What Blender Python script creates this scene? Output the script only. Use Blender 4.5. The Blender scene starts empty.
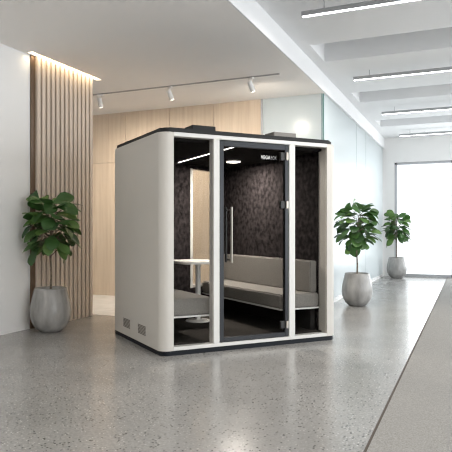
import bpy, bmesh, math, random
from mathutils import Vector, Matrix
random.seed(7)
C = bpy.context.scene.collection
PI = math.pi
R = math.radians

# ------------------------------------------------------------------ materials
def mat(name):
    m = bpy.data.materials.new(name); m.use_nodes = True
    nt = m.node_tree
    return m, nt, nt.nodes['Principled BSDF'], nt.nodes['Material Output']

def plain(name, col, rough=.5, metal=0, spec=.5, coat=0):
    m, nt, b, o = mat(name)
    b.inputs['Base Color'].default_value = (*col, 1)
    b.inputs['Roughness'].default_value = rough
    b.inputs['Metallic'].default_value = metal
    b.inputs['Specular IOR Level'].default_value = spec
    b.inputs['Coat Weight'].default_value = coat
    return m

def N(nt, t, **kw):
    n = nt.nodes.new(t)
    for k, v in kw.items():
        setattr(n, k, v)
    return n

def ramp(nt, fac, stops):
    r = N(nt, 'ShaderNodeValToRGB')
    e = r.color_ramp.elements
    while len(e) < len(stops): e.new(.5)
    for el, (p, c) in zip(e, stops):
        el.position = p; el.color = (*c, 1)
    nt.links.new(fac, r.inputs[0])
    return r.outputs[0]

def noise(nt, scale, detail=3, sc=(1, 1, 1), rough=.5):
    tc = N(nt, 'ShaderNodeTexCoord'); mp = N(nt, 'ShaderNodeMapping')
    mp.inputs['Scale'].default_value = sc
    nt.links.new(tc.outputs['Object'], mp.inputs[0])
    n = N(nt, 'ShaderNodeTexNoise'); n.inputs['Scale'].default_value = scale
    n.inputs['Detail'].default_value = detail; n.inputs['Roughness'].default_value = rough
    nt.links.new(mp.outputs[0], n.inputs['Vector'])
    return n.outputs['Fac']

def noisy(name, c1, c2, scale, rough=.6, lo=.35, hi=.65, sc=(1, 1, 1), detail=4, bump=0, spec=.5, metal=0):
    m, nt, b, o = mat(name)
    f = noise(nt, scale, detail, sc)
    nt.links.new(ramp(nt, f, [(lo, c1), (hi, c2)]), b.inputs['Base Color'])
    b.inputs['Roughness'].default_value = rough; b.inputs['Metallic'].default_value = metal
    b.inputs['Specular IOR Level'].default_value = spec
    if bump:
        bp = N(nt, 'ShaderNodeBump'); bp.inputs['Strength'].default_value = bump; bp.inputs['Distance'].default_value = .01
        nt.links.new(f, bp.inputs['Height']); nt.links.new(bp.outputs[0], b.inputs['Normal'])
    return m

def emit(name, col, s):
    m, nt, b, o = mat(name)
    e = N(nt, 'ShaderNodeEmission'); e.inputs[0].default_value = (*col, 1); e.inputs[1].default_value = s
    nt.links.new(e.outputs[0], o.inputs[0])
    return m

def glass(name, tint, rough=0.0, ior=1.45, refl=(1, 1, 1)):
    m, nt, b, o = mat(name)
    t = N(nt, 'ShaderNodeBsdfTransparent'); t.inputs[0].default_value = (*tint, 1)
    g = N(nt, 'ShaderNodeBsdfGlossy'); g.inputs['Roughness'].default_value = rough; g.inputs[0].default_value = (*refl, 1)
    f = N(nt, 'ShaderNodeFresnel'); f.inputs[0].default_value = ior
    mx = N(nt, 'ShaderNodeMixShader')
    # same fresnel on both faces of the pane
    geo = N(nt, 'ShaderNodeNewGeometry')
    sw = N(nt, 'ShaderNodeMix'); sw.data_type = 'FLOAT'
    nt.links.new(geo.outputs['Backfacing'], sw.inputs[0])
    sw.inputs[2].default_value = ior; sw.inputs[3].default_value = 1 / ior
    nt.links.new(sw.outputs[0], f.inputs[0])
    mul = N(nt, 'ShaderNodeMath', operation='MINIMUM'); mul.inputs[1].default_value = .35
    nt.links.new(f.outputs[0], mul.inputs[0])
    nt.links.new(mul.outputs[0], mx.inputs[0]); nt.links.new(t.outputs[0], mx.inputs[1]); nt.links.new(g.outputs[0], mx.inputs[2])
    nt.links.new(mx.outputs[0], o.inputs[0])
    return m

M = {}
# polished concrete / terrazzo floor
def floor_mat():
    m, nt, b, o = mat('terrazzo_floor')
    tc = N(nt, 'ShaderNodeTexCoord')
    base = ramp(nt, noise(nt, 1.3, 6), [(.3, (.26, .253, .243)), (.7, (.33, .322, .31))])
    fine = ramp(nt, noise(nt, 55, 3), [(.3, (.80, .80, .80)), (.7, (1.12, 1.12, 1.12))])
    mx = N(nt, 'ShaderNodeMix'); mx.data_type = 'RGBA'; mx.blend_type = 'MULTIPLY'; mx.inputs[0].default_value = 1
    nt.links.new(base, mx.inputs[6]); nt.links.new(fine, mx.inputs[7])
    cur = mx.outputs[2]
    for scale, thr, col, pick in ((40, .26, (.040, .038, .036), .60), (22, .17, (.035, .033, .031), .80), (48, .24, (.50, .485, .465), .68)):
        mp = N(nt, 'ShaderNodeMapping'); mp.inputs['Location'].default_value = (scale, 2.1 * scale, 0)
        nt.links.new(tc.outputs['Object'], mp.inputs[0])
        v = N(nt, 'ShaderNodeTexVoronoi'); v.inputs['Scale'].default_value = scale
        nt.links.new(mp.outputs[0], v.inputs['Vector'])
        lt = N(nt, 'ShaderNodeMath', operation='LESS_THAN'); lt.inputs[1].default_value = thr
        nt.links.new(v.outputs['Distance'], lt.inputs[0])
        sp = N(nt, 'ShaderNodeSeparateColor'); nt.links.new(v.outputs['Color'], sp.inputs[0])
        gt = N(nt, 'ShaderNodeMath', operation='GREATER_THAN'); gt.inputs[1].default_value = pick
        nt.links.new(sp.outputs[0], gt.inputs[0])
        an = N(nt, 'ShaderNodeMath', operation='MULTIPLY')
        nt.links.new(lt.outputs[0], an.inputs[0]); nt.links.new(gt.outputs[0], an.inputs[1])
        mm = N(nt, 'ShaderNodeMix'); mm.data_type = 'RGBA'
        nt.links.new(an.outputs[0], mm.inputs[0]); nt.links.new(cur, mm.inputs[6]); mm.inputs[7].default_value = (*col, 1)
        cur = mm.outputs[2]
    nt.links.new(cur, b.inputs['Base Color'])
    rr = N(nt, 'ShaderNodeMapRange'); rr.inputs[3].default_value = .17; rr.inputs[4].default_value = .28
    nt.links.new(noise(nt, 3, 5), rr.inputs[0]); nt.links.new(rr.outputs[0], b.inputs['Roughness'])
    b.inputs['Specular IOR Level'].default_value = .55
    return m
M['floor'] = floor_mat()
M['carpet'] = noisy('grey_carpet', (.22, .215, .205), (.33, .32, .305), 120, .95, spec=.1, bump=.4)
M['marble'] = noisy('pale_marble', (.66, .65, .63), (.78, .77, .75), 5, .3, detail=8)
def wood(name, c1, c2, c3):
    m, nt, b, o = mat(name)
    f = noise(nt, 1.0, 6, (22, 22, .9), .6)
    g = noise(nt, .9, 2, (1.2, 1.2, .35))
    c = ramp(nt, f, [(.25, c1), (.5, c2), (.78, c3)])
    d = ramp(nt, g, [(.3, (.92, .92, .92)), (.7, (1.06, 1.06, 1.06))])
    mx = N(nt, 'ShaderNodeMix'); mx.data_type = 'RGBA'; mx.blend_type = 'MULTIPLY'; mx.inputs[0].default_value = 1
    nt.links.new(c, mx.inputs[6]); nt.links.new(d, mx.inputs[7])
    nt.links.new(mx.outputs[2], b.inputs['Base Color'])
    b.inputs['Roughness'].default_value = .5; b.inputs['Specular IOR Level'].default_value = .35
    return m
M['oak'] = wood('light_oak', (.60, .48, .37), (.68, .56, .44), (.74, .62, .50))
M['slat'] = wood('slat_oak', (.54, .45, .375), (.61, .515, .43), (.66, .565, .475))
M['slat_back'] = plain('bronze_backing', (.15, .10, .065), .3, .3)
M['gap'] = plain('dark_gap', (.06, .045, .035), .8)
M['ceil'] = plain('ceiling_paint', (.84, .82, .80), .9, spec=.1)
M['ceilw'] = plain('white_ceiling_paint', (.74, .745, .75), .85, spec=.1)
M['plaster'] = plain('white_plaster', (.80, .795, .785), .85, spec=.2)
M['rear_paint'] = plain('grey_wall_paint', (.42, .41, .395), .85, spec=.2)
M['white'] = plain('white_metal', (.80, .80, .79), .4)
M['grey_metal'] = plain('grey_metal', (.36, .37, .38), .45, .3)
M['win_frame'] = plain('window_frame_grey', (.42, .43, .45), .5)
M['rail'] = plain('track_grey', (.40, .39, .38), .5)
M['shell'] = noisy('greige_shell', (.55, .525, .485), (.575, .55, .51), 240, .42, spec=.35)
M['frame'] = plain('light_frame', (.66, .655, .63), .4)
M['lid'] = plain('black_lid', (.012, .012, .012), .5, spec=.25)
M['plinth'] = plain('black_plinth', (.007, .009, .013), .5, spec=.2)
M['door_metal'] = plain('slate_door_metal', (.026, .028, .032), .36, .5)
M['steel'] = plain('brushed_steel', (.62, .57, .50), .3, 1)
M['hinge_steel'] = plain('hinge_steel', (.40, .37, .33), .4, 1)
M['handle_steel'] = plain('handle_steel', (.25, .235, .21), .35, 1)
M['black_metal'] = plain('black_metal', (.015, .015, .015), .45)
M['vent_box'] = plain('taupe_box', (.20, .19, .175), .6)
M['felt'] = noisy('charcoal_felt', (.010, .0085, .0088), (.043, .0365, .038), 17, 1, .36, .68, spec=.05, detail=9)
M['pod_ceiling'] = noisy('dark_ceiling_felt', (.012, .011, .011), (.022, .020, .020), 30, 1, spec=.05)
M['pod_floor'] = noisy('dark_carpet', (.028, .026, .024), (.055, .050, .046), 60, 1, spec=.05)
M['fabric'] = noisy('taupe_fabric', (.20, .19, .178), (.275, .262, .246), 170, .95, spec=.1, bump=.25)
M['table'] = plain('white_laminate', (.80, .79, .76), .35)
M['void'] = plain('dark_board', (.02, .019, .018), .9)
M['glass'] = glass('tinted_glass', (.90, .90, .895), ior=1.001)
M['glass_edge'] = plain('glass_edge_green', (.20, .34, .33), .2)
M['clear'] = glass('clear_glass', (.95, .96, .96))
M['lamp'] = emit('lamp_glow', (1, .93, .83), 9)
M['strip'] = emit('strip_glow', (1, .95, .88), 5)
M['linear'] = emit('linear_glow', (1, .99, .97), 7)
M['cove'] = emit('cove_glow', (1, .80, .52), 22)
M['spot_glow'] = emit('spot_glow', (1, .92, .8), 6)
M['logo'] = plain('white_print', (.85, .85, .84), .5)
M['print_grey'] = plain('grey_print', (.42, .42, .42), .5)
M['soil'] = noisy('dark_soil', (.03, .022, .016), (.07, .052, .04), 60, 1, bump=.6)
M['trunk'] = noisy('brown_bark', (.10, .075, .05), (.20, .16, .12), 40, .9, bump=.4)
M['pot'] = noisy('concrete_pot', (.19, .187, .18), (.38, .372, .36), 5, .27, .3, .72, (1.6, 1.6, .5), 7, spec=.5)
def leaf_mat():
    m, nt, b, o = mat('fig_leaf')
    geo = N(nt, 'ShaderNodeNewGeometry')
    c = ramp(nt, geo.outputs['Random Per Island'], [(0, (.024, .070, .018)), (.6, (.055, .135, .032)), (1, (.12, .22, .055))])
    nt.links.new(c, b.inputs['Base Color'])
    b.inputs['Roughness'].default_value = .42
    t = N(nt, 'ShaderNodeBsdfTranslucent'); nt.links.new(c, t.inputs[0])
    mx = N(nt, 'ShaderNodeMixShader'); mx.inputs[0].default_value = .2
    nt.links.new(b.outputs[0], mx.inputs[1]); nt.links.new(t.outputs[0], mx.inputs[2]); nt.links.new(mx.outputs[0], o.inputs[0])
    return m
M['leaf'] = leaf_mat()
def frosted():
    m, nt, b, o = mat('frosted_glass')
    b.inputs['Base Color'].default_value = (.76, .80, .81, 1)
    b.inputs['Roughness'].default_value = .22; b.inputs['Specular IOR Level'].default_value = .6
    t = N(nt, 'ShaderNodeBsdfTranslucent'); t.inputs[0].default_value = (.90, .94, .95, 1)
    mx = N(nt, 'ShaderNodeMixShader'); mx.inputs[0].default_value = .5
    nt.links.new(b.outputs[0], mx.inputs[1]); nt.links.new(t.outputs[0], mx.inputs[2]); nt.links.new(mx.outputs[0], o.inputs[0])
    return m
M['frost'] = frosted()

# ------------------------------------------------------------------ mesh helpers
def obj(name, bm, m, parent=None, smooth=False, loc=(0, 0, 0), rotz=0):
    bmesh.ops.recalc_face_normals(bm, faces=bm.faces)
    me = bpy.data.meshes.new(name); bm.to_mesh(me); bm.free()
    if smooth:
        me.polygons.foreach_set('use_smooth', [True] * len(me.polygons))
        if smooth != 'all':
            me.set_sharp_from_angle(angle=R(35))
    me.materials.append(M[m])
    o = bpy.data.objects.new(name, me); C.objects.link(o)
    o.location = loc; o.rotation_euler = (0, 0, rotz)
    if parent: o.parent = parent
    return o

def box(bm, x0, x1, y0, y1, z0, z1, bev=0, seg=2):
    mtx = Matrix.Translation(((x0 + x1) / 2, (y0 + y1) / 2, (z0 + z1) / 2)) @ Matrix.Diagonal((abs(x1 - x0), abs(y1 - y0), abs(z1 - z0), 1))
    r = bmesh.ops.create_cube(bm, size=1, matrix=mtx)
    if bev:
        es = list({e for v in r['verts'] for e in v.link_edges})
        bmesh.ops.bevel(bm, geom=es, offset=bev, segments=seg, affect='EDGES', profile=.5)
    return bm
def B(*a, **k):
    return box(bmesh.new(), *a, **k)

def prism(bm, pts, z0, z1):
    """extrude a plan polygon; z0/z1 numbers"""
    lo = [bm.verts.new((x, y, z0)) for x, y in pts]; hi = [bm.verts.new((x, y, z1)) for x, y in pts]
    n = len(pts)
    bm.faces.new(lo[::-1]); bm.faces.new(hi)
    for i in range(n):
        bm.faces.new((lo[i], lo[(i + 1) % n], hi[(i + 1) % n], hi[i]))
    return bm

def arc(cx, cy, r, a0, a1, n=8):
    return [(cx + r * math.cos(R(a0 + (a1 - a0) * i / n)), cy + r * math.sin(R(a0 + (a1 - a0) * i / n))) for i in range(n + 1)]

def rrect(x0, x1, y0, y1, r, n=8):
    return arc(x1 - r, y0 + r, r, -90, 0, n) + arc(x1 - r, y1 - r, r, 0, 90, n) + arc(x0 + r, y1 - r, r, 90, 180, n) + arc(x0 + r, y0 + r, r, 180, 270, n)

def lathe(bm, prof, seg=32, cx=0, cy=0, cap=True):
    rings = []
    for r, z in prof:
        rings.append([bm.verts.new((cx + r * math.cos(2 * PI * i / seg), cy + r * math.sin(2 * PI * i / seg), z)) for i in range(seg)])
    for a, b in zip(rings, rings[1:]):
        for i in range(seg):
            bm.faces.new((a[i], a[(i + 1) % seg], b[(i + 1) % seg], b[i]))
    if cap:
        bm.faces.new(rings[0][::-1]); bm.faces.new(rings[-1])
    return bm

def fillet(corners, rad, n=8):
    out = []
    k = len(corners)
    for i, c in enumerate(corners):
        c = Vector((c[0], c[1])); a = Vector(corners[i - 1][:2]) - c; b = Vector(corners[(i + 1) % k][:2]) - c
        a.normalize(); b.normalize()
        half = a.angle(b) / 2
        t = rad / math.tan(half); cen = c + (a + b).normalized() * (rad / math.sin(half))
        p0 = c + a * t - cen; p1 = c + b * t - cen
        a0 = math.atan2(p0.y, p0.x); a1 = math.atan2(p1.y, p1.x)
        d = (a1 - a0 + PI) % (2 * PI) - PI
        out += [(cen.x + rad * math.cos(a0 + d * q / n), cen.y + rad * math.sin(a0 + d * q / n)) for q in range(n + 1)]
    return out

def bprism(pts, z0, z1, bev, seg=3):
    bm = prism(bmesh.new(), pts, z0, z1)
    bmesh.ops.recalc_face_normals(bm, faces=bm.faces)
    if bev: bmesh.ops.bevel(bm, geom=list(bm.edges), offset=bev, segments=seg, affect='EDGES')
    return bm

def tube(bm, pts, radii, seg=8):
    rings = []
    for i, p in enumerate(pts):
        p = Vector(p)
        d = (Vector(pts[min(i + 1, len(pts) - 1)]) - Vector(pts[max(i - 1, 0)])).normalized()
        a = d.cross(Vector((0, 0, 1)))
        if a.length < .05: a = d.cross(Vector((0, 1, 0)))
        a.normalize(); b = d.cross(a)
        r = radii[i] if isinstance(radii, (list, tuple)) else radii
        rings.append([bm.verts.new(p + (a * math.cos(2 * PI * k / seg) + b * math.sin(2 * PI * k / seg)) * r) for k in range(seg)])
    for a, b in zip(rings, rings[1:]):
        for i in range(seg):
            bm.faces.new((a[i], a[(i + 1) % seg], b[(i + 1) % seg], b[i]))
    bm.faces.new(rings[0][::-1]); bm.faces.new(rings[-1])
    return bm

def thing(name, label, cat, loc=(0, 0, 0), rotz=0, group=None):
    o = bpy.data.objects.new(name, None); C.objects.link(o)
    o.empty_display_size = .2
    o.location = loc; o.rotation_euler = (0, 0, rotz)
    o['label'] = label; o['category'] = cat
    if group: o['group'] = group
    return o
def struct(name, bm, m, label=None, **k):
    o = obj(name, bm, m, **k); o['kind'] = 'structure'
    if label: o['label'] = label; o['category'] = name.split('_')[0]
    return o
def dup(root, loc, rotz, label):
    r = root.copy(); C.objects.link(r); r.location = loc; r.rotation_euler = (0, 0, rotz); r['label'] = label
    for ch in list(root.children):
        c = ch.copy(); C.objects.link(c); c.parent = r
        for g in list(ch.children):
            d = g.copy(); C.objects.link(d); d.parent = c
    return r

# ------------------------------------------------------------------ room shell
H = 3.53; HB = 3.81
XG = -2.2; YB = 9.75; YE = 17.1
struct('floor', B(-8.5, -.55, -5, 17.4, -.1, 0), 'floor', 'speckled grey polished concrete floor')
struct('floor_carpet', B(-.54, 7, -5, 17.4, -.1, 0.004), 'carpet', 'grey carpet strip along the right of the concrete floor')
struct('trim_1', B(-.556, -.54, -5, 17.4, -.1, .005), 'gap', 'thin dark joint between concrete and carpet')
struct('floor_alcove', B(-8.5, -4.2, 7.46, 9.75, 0, .003), 'marble', 'pale marble floor in front of the oak wall')

# back wall: oak panels on a dark backing
bm = bmesh.new()
xs = [-8.75, -7.86, -6.94, -6.015, -5.06, -4.172, -3.285]
for a, b in zip(xs, xs[1:]):
    box(bm, a + .004, b - .004, YB, YB + .03, 0, 2.576); box(bm, a + .004, b - .004, YB, YB + .03, 2.582, H)
wb = struct('wall_back', bm, 'oak', 'light oak veneer panel wall behind the booth')
obj('panel_backing', B(-8.75, -3.285, YB + .03, YB + .12, 0, H), 'gap', wb)
struct('trim_2', B(-3.285, -3.245, YB - .015, YB + .12, 0, H), 'win_frame', 'grey edge trim between oak wall and frosted glass')
# ceilings
bm = bmesh.new()
box(bm, -8.75, -5.12, -5, 9.9, H, H + .35)
box(bm, -5.12, -5.04, 7.50, 9.9, H, H + .35)
box(bm, -5.12, -5.04, -5, 5.95, H, H + .35)
box(bm, -5.04, XG + .02, -5, 9.9, H, H + .35)
struct('ceiling', bm, 'ceil', 'low warm grey ceiling over the booth')
struct('ceiling_bulkhead', B(XG + .02, XG + .04, -5, YE, H, HB + .4), 'ceilw', 'pale vertical drop between low ceiling and the ribbed ceiling')
struct('ceiling_soffit', B(XG - .10, XG + .02, 9.9, YE, H, HB + .4), 'ceilw')
# coffered high ceiling: sawtooth recesses running across
bm = bmesh.new()
prof = []
y = -5
edges = [-3.6, -.5, 2.65, 5.80, 8.93, 12.05, 15.10]
for e in edges:
    prof += [(e - .95, HB), (e - .85, HB + .012), (e - .75, HB + .05), (e - .72, HB + .13), (e - .70, HB + 1.6), (e, HB + 1.6), (e, HB)]
pts = [(-5.5, HB)] + prof + [(YE, HB), (YE, HB + 1.8), (-5.5, HB + 1.8)]
X0, X1 = -2.0, 7
lo = [bm.verts.new((X0, a, b)) for a, b in pts]; hi = [bm.verts.new((X1, a, b)) for a, b in pts]
bm.faces.new(lo); bm.faces.new(hi[::-1])
for i in range(len(pts)):
    j = (i + 1) % len(pts)
    bm.faces.new((lo[i], hi[i], hi[j], lo[j]))
box(bm, XG + .04, X0, -5.5, YE, HB, HB + 1.8)
struct('ceiling_ribbed', bm, 'ceilw', 'white ribbed high ceiling with linear lights on the right')

# left partition: plaster wall carrying the slat panel
struct('wall_left', B(-5.27, -5.165, -3, 7.40, 0, H), 'plaster', 'partition wall behind the oak slats')
sp = thing('slat_panel', 'tall panel of vertical light oak slats left of the booth', 'wall panel', (-5.165, 6.9, 0))
obj('backing_panel', B(0, .02, -.85, .50, 0, H), 'slat_back', sp)
bm = bmesh.new()
k = 0
while True:
    yy = .435 - k * .0978
    if yy < -.80: break
    box(bm, .02, .056, yy - .033, yy + .033, 0, H + .06, bev=.003, seg=1); k += 1
obj('slats', bm, 'slat', sp, smooth=True)
struct('wall_rear', B(-8.85, 7, -5.1, -5, 0, 4.3), 'rear_paint')
struct('wall_right', B(7, 7.2, -5.1, 17.4, 3.05, 4.4), 'plaster')
struct('wall_alcove', B(-8.85, -8.75, -5, 9.9, 0, H), 'plaster')

# cove light in the ceiling slot above the slats
cv = thing('cove_light', 'warm recessed cove light in the ceiling slot above the oak slats', 'light', (-5.04, 6.72, H))
obj('housing', B(-.12, 0, -.79, .79, .12, .14), 'white', cv)
obj('diffuser', B(-.012, -.003, -.78, .78, .035, .11), 'cove', cv)

# frosted glass partition
def glass_panel(name, x0, x1, y0, y1, label):
    p = thing(name, label, 'glass panel', ((x0 + x1) / 2, (y0 + y1) / 2, 0))
    dx = (x1 - x0) / 2; dy = (y1 - y0) / 2
    obj('pane', B(-dx, dx, -dy, dy, .0, H), 'frost', p)
    if dx > dy: obj('edge', B(dx, dx + .008, -dy, dy + .001, 0, H), 'glass_edge', p)
    else: obj('edge', B(-dx, dx + .001, -dy - .006, -dy, 0, H), 'glass_edge', p)
    return p
glass_panel('frosted_glass_panel', -3.245, XG - .035, YB, YB + .02, 'frosted glass panel beside the oak wall, facing the booth roof')
for (a, b, lb) in ((9.78, 12.86, 'wide frosted glass panel right of the booth, nearest the glass corner'),
                   (12.87, 14.08, 'narrow frosted glass panel behind the nearer fig plant on the right'),
                   (14.09, 17.02, 'farthest frosted glass panel of the right row, beside the white end wall')):
    glass_panel('frosted_glass_panel', XG - .02, XG, a, b, lb)
struct('baseboard_glass', B(XG, XG + .025, 9.78, 17.02, 0, .07), 'white', 'low white rail at the foot of the frosted glass')
# meeting room behind the frosted glass (seen only as glow)
struct('wall_meeting', B(-8.5, -2.2, 17.1, 17.2, 0, H), 'plaster')
struct('floor_meeting', B(-8.5, XG - .02, 9.9, 17.1, -.05, .0), 'carpet')
struct('ceiling_meeting', B(-8.5, XG - .10, 9.9, 17.1, H, H + .1), 'ceilw')
struct('wall_meeting_left', B(-8.6, -8.5, 9.9, 17.2, 0, H), 'plaster')

# end wall with the far window
bm = bmesh.new()
box(bm, XG, -1.90, YE, YE + .25, 0, HB + .42)
box(bm, -1.90, 7, YE, YE + .25, 3.13, HB + .42)
struct('wall_end', bm, 'plaster', 'white end wall around the far window')
bm = bmesh.new()
for xa in (-1.90, -.45, 1.0, 2.45, 3.9, 5.35, 6.8): box(bm, xa, xa + .06, YE + .03, YE + .12, 0, 3.13)
box(bm, -1.90, 7, YE + .03, YE + .12, 3.07, 3.13); box(bm, -1.90, 7, YE + .03, YE + .12, 0, .07)
w = struct('window_1', bm, 'win_frame', 'tall bright window at the far right end')
obj('pane', B(-1.9, 7, YE + .07, YE + .08, .07, 3.07), 'clear', w)

# ------------------------------------------------------------------ linear pendant lights
def linear_light(loc, label):
    t = thing('linear_light', label, 'light', loc, 0, 'linear lights under the ribbed ceiling')
    obj('housing', B(0, 3.2, -.028, .028, .0, .05), 'grey_metal', t)
    obj('diffuser', B(.01, 3.19, -.017, .017, -.008, 0), 'linear', t)
    for xx in (.25, 2.9):
        obj('suspension_rod', tube(bmesh.new(), [(xx, 0, .05), (xx, 0, .142)], .005), 'grey_metal', t)
    return t
l0 = linear_light((-1.72, 6.54, 3.67), 'linear pendant light nearest the camera, top right')
dup(l0, (-1.70, 9.66, 3.67), 0, 'second linear pendant light from the camera')
dup(l0, (-1.67, 12.76, 3.67), 0, 'third linear pendant light from the camera, small and far')
dup(l0, (-1.64, 15.9, 3.67), 0, 'farthest linear pendant light, near the end wall')

# ------------------------------------------------------------------ track and spotlights
tr = obj('lighting_track', B(-7.4, -2.5, 8.238, 8.262, H - .016, H), 'rail')
tr['label'] = 'thin dark lighting track across the low ceiling'; tr['category'] = 'lighting track'
def spot(loc, rot, label, lit=True):
    t = thing('track_spotlight', label, 'spotlight', loc, rot, 'white spotlights on the ceiling track')
    obj('adapter', B(-.05, .05, -.018, .018, -.025, 0, bev=.004), 'white', t)
    obj('stem', tube(bmesh.new(), [(0, 0, -.02), (0, 0, -.085)], .008), 'white', t)
    d = Vector((.10, .40, -.9)).normalized()
    c = Vector((0, 0, -.125))
    a = c - d * .075; b = c + d * .085
    obj('head', tube(bmesh.new(), [a, a + d * .01, b - d * .004, b], [.030, .038, .038, .034], 20), 'white', t, smooth=True)
    obj('lens', tube(bmesh.new(), [b, b + d * .004], .03, 20), 'spot_glow', t)
    return t
s0 = spot((-5.578, 8.25, H - .016), R(20), 'white track spotlight by the slat panel, leftmost of the three')
dup(s0, (-4.274, 8.25, H - .016), R(-25), 'white track spotlight above the left side of the booth, middle of the three')
dup(s0, (-2.934, 8.25, H - .016), R(-30), 'white track spotlight above the right side of the booth, near the track end')

# ------------------------------------------------------------------ booth (local x = width, y = depth)
O = (-2.8131, 5.2348, 0); RZ = R(50.38)
W, D, D2 = 2.205, 1.58, 2.62          # the rear wall runs back at an angle: shallower at the left side
SLOPE = .53
def back(u, off=0): return (u, 1.42 + (u - .10) * SLOPE + off)
pod = thing('office_booth', 'greige glass fronted soundproof office booth with a black lid', 'office booth', O, RZ)
def p_obj(name, bm, m, parent=None, smooth=False):
    return obj(name, bm, m, parent or pod, smooth)
r = .095
ZB, ZT = .05, 2.265
UR0 = 2.059
def side_poly(mirror):
    d = D2 if mirror else D
    pts = [(.139, 0)] + [(.139, .155), (.10, .165), (.10, d - .12), (.139, d - .12), (.139, d)] + arc(r, d - r, r, 90, 180) + arc(r, r, r, 180, 270)
    if mirror: pts = [(W - x if x not in (.139, .10) else (UR0 if x == .139 else UR0 + .012), y) for x, y in pts][::-1]
    return pts
for nm, mir in (('side_panel', False), ('side_panel', True)):
    bm = prism(bmesh.new(), side_poly(mir), ZB, ZT)
    es = [e for e in bm.edges if all(abs(v.co.z - ZT) < 1e-4 for v in e.verts)
          and all((v.co.y < .001 or v.co.y > (D2 if mir else D) - .001 or v.co.x < r + .001 or v.co.x > W - r - .001) for v in e.verts)
          and not all(abs(v.co.x - (.139 if not mir else UR0)) < 1e-4 for v in e.verts)]
    bmesh.ops.bevel(bm, geom=es, offset=.012, segments=2, affect='EDGES')
    p_obj(nm, bm, 'shell', smooth=True)
# front frame
bm = bmesh.new()
UL, UR = .139, UR0
box(bm, UL, UR, 0, .10, 2.223, ZT, bev=.003, seg=1)
box(bm, UL, UR, 0, .10, ZB, .086, bev=.003, seg=1)
for a, b in ((.592, .663), (1.539, 1.618)): box(bm, a, b, 0, .10, .086, 2.223, bev=.003, seg=1)
p_obj('front_frame', bm, 'frame', smooth=True)
p_obj('window_pane', B(UL, .592, .03, .04, .086, 2.223), 'glass')
p_obj('window_pane', B(1.618, UR, .03, .04, .086, 2.223), 'glass')
# angled rear wall with window opening
RA, RB_, SZ, TZ = 1.308, 1.86, .50, 2.135
def slab(bm, u0, u1, o0, o1, z0, z1):
    return prism(bm, [back(u0, o0), back(u1, o0), back(u1, o1), back(u0, o1)], z0, z1)
bm = bmesh.new()
slab(bm, .12, RA, 0, .10, ZB, ZT); slab(bm, RB_, UR + .01, 0, .10, ZB, ZT)
slab(bm, RA, RB_, 0, .10, ZB, SZ); slab(bm, RA, RB_, 0, .10, TZ, ZT)
p_obj('rear_panel', bm, 'shell')
bm = bmesh.new()
slab(bm, RA - .05, RA, -.03, .0, SZ - .04, TZ); slab(bm, RB_, RB_ + .05, -.03, .0, SZ - .04, TZ)
rf = p_obj('rear_window_frame', bm, 'frame')
p_obj('pane', slab(bmesh.new(), RA, RB_, .04, .05, SZ, TZ), 'glass', rf)
# felt linings
p_obj('felt_lining', B(UR - .012, UR + .011, .16, 2.45, .1, 2.19), 'felt')
p_obj('felt_lining', B(.098, .115, .165, 1.44, .1, 2.19), 'felt')
bm = bmesh.new()
slab(bm, .115, RA - .05, -.02, 0, .1, 2.19); slab(bm, RB_ + .05, UR - .012, -.02, 0, .1, 2.19)
slab(bm, RA - .05, RB_ + .05, -.02, 0, TZ, 2.19); slab(bm, RA - .05, RB_ + .05, -.02, 0, .1, SZ - .04)
p_obj('felt_lining', bm, 'felt')
plan = [(.101, .10), (UR + .01, .10), back(UR + .01), back(.101)]
p_obj('floor_panel', prism(bmesh.new(), plan, ZB, .10), 'pod_floor')
p_obj('ceiling_panel', prism(bmesh.new(), plan, 2.19, 2.235), 'pod_ceiling')
def zc(v): return 2.19
# round lamp and light strip in the booth ceiling
lu, lv = 1.585, 1.36
lamp = p_obj('ceiling_lamp', lathe(bmesh.new(), [(.10, zc(lv) + .01), (.10, zc(lv) - .012), (.092, zc(lv) - .016)], 28, lu, lv), 'white', smooth=True)
p_obj('lamp_diffuser', lathe(bmesh.new(), [(.088, zc(lv) - .012), (.088, zc(lv) - .022)], 28, lu, lv), 'lamp', lamp)
a = Vector((.945, .12, 2.186)); b = Vector((1.005, 1.84, 2.186))
p_obj('light_strip', tube(bmesh.new(), [a, b], .0055, 8), 'strip')
# lid and plinth
bm = prism(bmesh.new(), fillet([(.028, .02), (W - .028, .02), (W - .028, D2 - .05), (.028, D - .04)], .08), ZT, 2.312)
es = [e for e in bm.edges if all(abs(v.co.z - 2.312) < 1e-4 for v in e.verts)]
bmesh.ops.bevel(bm, geom=es, offset=.016, segments=3, affect='EDGES')
p_obj('lid', bm, 'lid', smooth=True)
p_obj('plinth', prism(bmesh.new(), fillet([(.012, .012), (W - .012, .012), (W - .012, D2 - .03), (.012, D - .012)], .08), 0, .05), 'plinth', smooth=True)
for (a, b, c, d, mm) in ((.42, .70, .16, .36, 'lid'), (1.44, 1.745, .16, .36, 'vent_box')):
    p_obj('roof_vent_box', B(a, b, c, d, 2.311, 2.385, bev=.006, seg=1), mm if mm != 'lid' else 'lid')
# perforated side vents
def vent(v0, v1, z0, z1):
    plate = B(-.003, .001, v0, v1, z0, z1)
    g = p_obj('vent_grille', plate, 'shell')
    bm = bmesh.new()
    nv, nz = 8, 7
    for i in range(nv):
        for j in range(nz):
            cv_ = v0 + (i + .5) * (v1 - v0) / nv; cz = z0 + (j + .5) * (z1 - z0) / nz
            a = .34 * (v1 - v0) / nv; b = .34 * (z1 - z0) / nz
            box(bm, -.0045, -.002, cv_ - a, cv_ + a, cz - b, cz + b)
    p_obj('perforations', bm, 'gap', g)
vent(.93, 1.165, .142, .246); vent(.425, .665, .142, .246)
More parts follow.
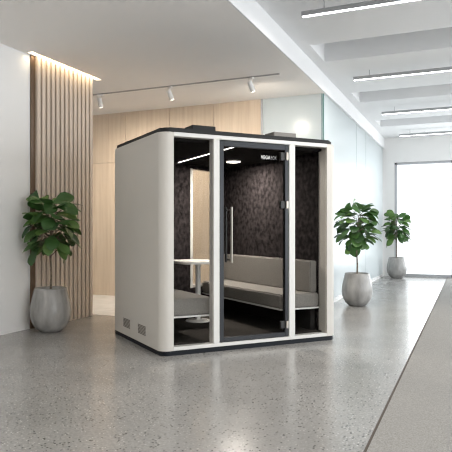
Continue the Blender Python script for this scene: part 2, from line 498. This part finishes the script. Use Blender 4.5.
# glass door
d0, d1, e0, e1 = .668, 1.534, .092, 2.218
door = p_obj('door', B(d0 + .045, d1 - .043, .026, .034, e0 + .04, e1 - .055), 'glass')
bm = bmesh.new()
box(bm, d0, d0 + .05, .008, .055, e0, e1, bev=.003, seg=1); box(bm, d1 - .045, d1, .008, .055, e0, e1, bev=.003, seg=1)
box(bm, d0 + .05, d1 - .045, .008, .055, e0, e0 + .045, bev=.003, seg=1); box(bm, d0 + .05, d1 - .045, .008, .055, e1 - .06, e1, bev=.003, seg=1)
p_obj('door_frame', bm, 'door_metal', door, smooth=True)
for z0, z1 in ((2.045, 2.135), (1.51, 1.595), (.18, .262)):
    h = p_obj('hinge', B(1.435, 1.492, .012, .05, z0, z1, bev=.004, seg=1), 'black_metal', door)
    h2 = p_obj('hinge', B(1.496, 1.528, -.008, .05, z0, z1, bev=.004, seg=1), 'hinge_steel', door)
    h2['label'] = 'steel hinge leaf'; h['label'] = 'black hinge clamp'
bm = bmesh.new()
uh = .775
tube(bm, [(uh, -.055, .93), (uh, -.055, 1.515)], .013, 12)
p_obj('door_handle', bm, 'handle_steel', door, smooth=True)
bm = bmesh.new()
tube(bm, [(uh - .002, .066, .93), (uh - .002, .066, 1.515)], .013, 12)
for zz in (.96, 1.485):
    tube(bm, [(uh, -.055, zz), (uh, .026, zz)], .009, 8); tube(bm, [(uh - .002, .066, zz), (uh - .002, .034, zz)], .009, 8)
ih = p_obj('door_handle', bm, 'black_metal', door, smooth=True)
# printed wordmark on the door glass
def word(txt, u, z, size, off, m, name, sx):
    cu = bpy.data.curves.new('wordmark', 'FONT'); cu.body = txt; cu.size = size; cu.offset = off; cu.extrude = .0006; cu.space_character = 1.12
    tmp = bpy.data.objects.new('wordmark', cu); C.objects.link(tmp)
    bpy.context.view_layer.update()
    me = bpy.data.meshes.new_from_object(tmp.evaluated_get(bpy.context.evaluated_depsgraph_get()))
    bpy.data.objects.remove(tmp); bpy.data.curves.remove(cu)
    wdt = max(v.co.x for v in me.vertices) * sx
    me.materials.clear(); me.materials.append(M[m])
    for v in me.vertices: v.co = Vector((u + v.co.x * sx, .025 - v.co.z * .5, z + v.co.y))
    o = bpy.data.objects.new(name, me); C.objects.link(o); o.parent = door
    return u + wdt
ue = word('VEGA', 1.186, 2.050, .055, .0006, 'logo', 'wordmark', .80)
word('BOX', ue + .006, 2.050, .055, -.0008, 'print_grey', 'wordmark', .62)

# ------------------------------------------------------------------ furniture inside the booth
def pl(u, v, z=.1):
    return (O[0] + u * math.cos(RZ) - v * math.sin(RZ), O[1] + u * math.sin(RZ) + v * math.cos(RZ), z)
def bench_piece(t, nm, parts, m, bev, seg=3):
    for p in parts: obj(nm, B(*p, bev=bev, seg=seg), m, t, smooth=True)
bz = .10
def bench(name, label, u0, u1, ua, ub, v0, top, cu, cv):
    # u0..u1 seat, ua..ub backrest against the side wall
    t = thing(name, label, 'bench', pl(cu, cv), RZ)
    def q(a, b, va): return [(x - cu, y - cv) for x, y in ((a, va), (b, va), back(b, -.03), back(a, -.03))]
    obj('seat_cushion', bprism(q(u0, u1, v0), .378 - bz, top - bz, .016), 'fabric', t, smooth=True)
    obj('backrest', bprism(q(ua, ub, .165), top - bz, .912 - bz, .012), 'fabric', t, smooth=True)
    obj('base_board', bprism(q(u0, u1, v0), .362 - bz, .378 - bz, 0), 'white', t)
    w0, w1 = (u1 - .06, u1) if ua > u0 + .1 else (u0, u0 + .06)
    obj('support_panel', bprism(q(w0, w1, .20), 0, .362 - bz, 0), 'void', t)
bench('upholstered_bench', 'taupe upholstered bench along the right felt wall of the booth, seen through the door', 1.5, 2.035, 1.945, 2.04, .115, .54, 1.75, .8)
bench('upholstered_bench', 'taupe upholstered bench along the left wall of the booth, behind the left pane', .125, .655, .118, .215, .11, .555, .4, .6)
# table
t = thing('pedestal_table', 'white pedestal table between the benches inside the booth', 'table', pl(1.075, 1.38), RZ)
bm = prism(bmesh.new(), rrect(-.335, .235, -.36, .34, .15, 8), .752, .78)
obj('tabletop', bm, 'table', t, smooth=True)
obj('column', tube(bmesh.new(), [(0, 0, .012), (0, 0, .752)], .034, 20), 'table', t, smooth=True)
obj('foot', lathe(bmesh.new(), [(.16, 0), (.16, .010), (.15, .016), (.05, .022)], 36), 'table', t, smooth=True)

# ------------------------------------------------------------------ potted fig plants
def leaf(bm, base, d, up, length, width, droop, fold):
    d = d.normalized(); s = d.cross(up)
    if s.length < .05: s = d.cross(Vector((1, 0, 0)))
    s.normalize(); n = s.cross(d).normalized()
    prof = [(0, .05), (.14, .36), (.32, .66), (.52, .94), (.70, 1.0), (.86, .74), (.96, .36), (1.0, .04)]
    rows = []
    wob = random.uniform(0, 6)
    for f, wd in prof:
        c = base + d * (length * f * (1 - .12 * droop * f)) - n * (length * droop * f * f * .55)
        hw = width * .5 * wd
        row = []
        for q in (-1, -.5, 0, .5, 1):
            row.append(bm.verts.new(c + s * (hw * q) + n * (abs(q) * hw * fold + .006 * math.sin(wob + f * 9 + q * 2) * abs(q))))
        rows.append(row)
    for a, b in zip(rows, rows[1:]):
        for i in range(4): bm.faces.new((a[i], a[i + 1], b[i + 1], b[i]))

def fig(loc, rotz, label, xmin=None):
    t = thing('potted_fig_tree', label, 'potted plant', loc, rotz, 'potted fig trees')
    outer = [(.125, 0), (.145, .010), (.190, .05), (.226, .11), (.246, .17), (.254, .23), (.252, .29), (.243, .35), (.230, .41), (.216, .47), (.203, .53), (.199, .545), (.191, .548), (.184, .54), (.184, .50)]
    obj('pot', lathe(bmesh.new(), outer, 44), 'pot', t, smooth='all')
    obj('soil', lathe(bmesh.new(), [(.192, .49), (.19, .505), (.10, .515), (.02, .52)], 24), 'soil', t, smooth=True)
    bm = bmesh.new()
    top = Vector((.02, -.01, 1.52))
    tr_ = [(0, 0, .49), (.006, .004, .7), (-.006, .002, .9), (.004, -.006, 1.1), (.012, 0, 1.3), top]
    tube(bm, tr_, [.015, .013, .012, .011, .009, .005], 8)
    stems = [Vector((.004, -.006, 1.1)), ]
    nodes = []
    for k in range(9):
        z0 = .95 + .055 * k; az = k * 2.4
        p0 = Vector((.004, 0, z0)); out = Vector((math.cos(az), math.sin(az), .75)).normalized()
        ln = .24 - .008 * k
        p1 = p0 + out * ln * .5; p2 = p0 + (out + Vector((0, 0, .25))).normalized() * ln
        tube(bm, [p0, p1, p2], [.007, .006, .004], 6)
        for q in (p1, p0.lerp(p1, .5), p2): nodes.append((q, az))
    for k in range(12): nodes.append((Vector((.01, 0, .93 + k * .05)), k * 2.1))
    bmL = bmesh.new()
    n = 78
    for i in range(n):
        f = (i + .5) / n
        zz = .95 - 1.75 * f               # crown sphere, top to bottom
        az = i * 2.39996 + random.uniform(-.3, .3)
        rr = math.sqrt(max(0, 1 - zz * zz))
        out = Vector((math.cos(az), math.sin(az), 0)); tan = Vector((-math.sin(az), math.cos(az), 0))
        inner = .30 + .55 * random.random()
        base = Vector((0, 0, 1.33)) + Vector((out.x * rr * .27 * inner, out.y * rr * .27 * inner, zz * .40 * (.55 + .45 * inner)))
        L_ = random.uniform(.22, .295); Wd = L_ * random.uniform(.56, .72)
        tip = (out * (.25 + .75 * rr) + tan * random.uniform(-.7, .7) + Vector((0, 0, .55 * zz + random.uniform(-.45, .45)))).normalized()
        up = (out * random.uniform(.2, 1.1) + tan * random.uniform(-.3, .3) + Vector((0, 0, .8))).normalized()
        e = base + tip * L_
        hr = math.hypot(e.x, e.y)
        if hr > .425:
            base.x *= .425 / hr; base.y *= .425 / hr; L_ *= max(.8, .425 / hr)
        leaf(bmL, base, tip, up, L_, Wd, random.uniform(.3, .95), random.uniform(.05, .30))
        tube(bm, [Vector((base.x * .35, base.y * .35, base.z - .05)), base, base + tip * .02], [.0035, .003, .002], 5)
    if xmin is not None:                  # leaves pressed back where the crown meets the slats
        for bb in (bm, bmL):
            for v in bb.verts:
                if v.co.x < xmin * .6: v.co.x = xmin * .6 + (v.co.x - xmin * .6) * .38
    obj('trunk', bm, 'trunk', t, smooth=True)
    obj('foliage', bmL, 'leaf', t, smooth='all')
    return t
f0 = fig((-1.735, 10.20, 0), R(30), 'potted fig tree standing just right of the booth')
dup(f0, (-1.775, 16.5, 0), R(110), 'small distant potted fig tree beside the end wall')
fig((-4.81, 6.02, 0), 0, 'potted fig tree in front of the oak slats, left edge', -.29)

# ------------------------------------------------------------------ lights
def area(name, loc, rot, sx, sy, power, col):
    l = bpy.data.lights.new(name, 'AREA'); l.shape = 'RECTANGLE'; l.size = sx; l.size_y = sy; l.energy = power; l.color = col
    o = bpy.data.objects.new(name, l); C.objects.link(o); o.location = loc; o.rotation_euler = rot
    return o
# daylight entering through the open window side on the right
area('daylight_right', (6.9, 7, 1.7), (0, R(90), 0), 3.0, 20, 520, (.93, .97, 1))
area('daylight_end', (2.0, 16.9, 1.7), (R(-90), 0, 0), 7, 2.8, 150, (.94, .98, 1))
# the linear pendants, two of them nearer than the frame shows
for ly in (.3, 3.4, 6.54, 9.66):
    area('linear_light_glow', (-.1, ly, 3.655), (0, 0, 0), 3.0, .045, 50, (1, .96, .9))
area('left_fill_light', (-3.9, -2.2, 3.50), (0, 0, 0), 1.2, 1.2, 110, (1, .93, .84))  # added warm fill behind the camera, brightens the left side; no fixture there
# meeting room lamps behind the frosted glass
area('meeting_room_lamp', (-5, 13.4, 3.45), (0, 0, 0), 4, 5, 260, (.97, .99, 1))
# booth lamp
def point(name, loc, power, col, rad=.05):
    l = bpy.data.lights.new(name, 'POINT'); l.energy = power; l.color = col; l.shadow_soft_size = rad
    o = bpy.data.objects.new(name, l); C.objects.link(o); o.location = loc
p = pl(lu, lv)
l = bpy.data.lights.new('booth_lamp_light', 'AREA'); l.shape = 'DISK'; l.size = .17; l.energy = 42; l.color = (1, .92, .82)
o = bpy.data.objects.new('booth_lamp_light', l); C.objects.link(o); o.location = (p[0], p[1], zc(lv) - .03)
for i, (x, e) in enumerate(((-5.578, 130), (-4.274, 85), (-2.934, 40))):
    l = bpy.data.lights.new('track_spot_light', 'SPOT'); l.energy = e; l.spot_size = R(165); l.spot_blend = 1; l.color = (1, .9, .76); l.shadow_soft_size = .04
    o = bpy.data.objects.new('track_spot_light', l); C.objects.link(o); o.location = (x, 8.34, 3.24)
    o.rotation_euler = (R(55 if x > -3 else 22), 0, 0)

wd = bpy.data.worlds.new('World'); bpy.context.scene.world = wd; wd.use_nodes = True
bg = wd.node_tree.nodes['Background']; bg.inputs[0].default_value = (.95, .98, 1, 1); bg.inputs[1].default_value = 1.5

# ------------------------------------------------------------------ camera
cam = bpy.data.cameras.new('camera'); co = bpy.data.objects.new('camera', cam); C.objects.link(co)
co.location = (0, 0, 1.273); co.rotation_euler = (R(90), 0, R(24.49))
cam.sensor_width = 36; cam.lens = 36 * 593 / 452
cam.shift_x = 26 / 452; cam.shift_y = 4 / 452
sc = bpy.context.scene
sc.camera = co
sc.view_settings.view_transform = 'Standard'; sc.view_settings.look = 'None'
sc.view_settings.gamma = 1; sc.view_settings.exposure = .22; sc.view_settings.use_curve_mapping = False
sc.cycles.max_bounces = 10; sc.cycles.diffuse_bounces = 5; sc.cycles.transparent_max_bounces = 16
sc.cycles.use_denoising = True
sc.cycles.denoising_prefilter = 'FAST'
sc.cycles.filter_width = 1.2
sc.cycles.sample_clamp_indirect = 4
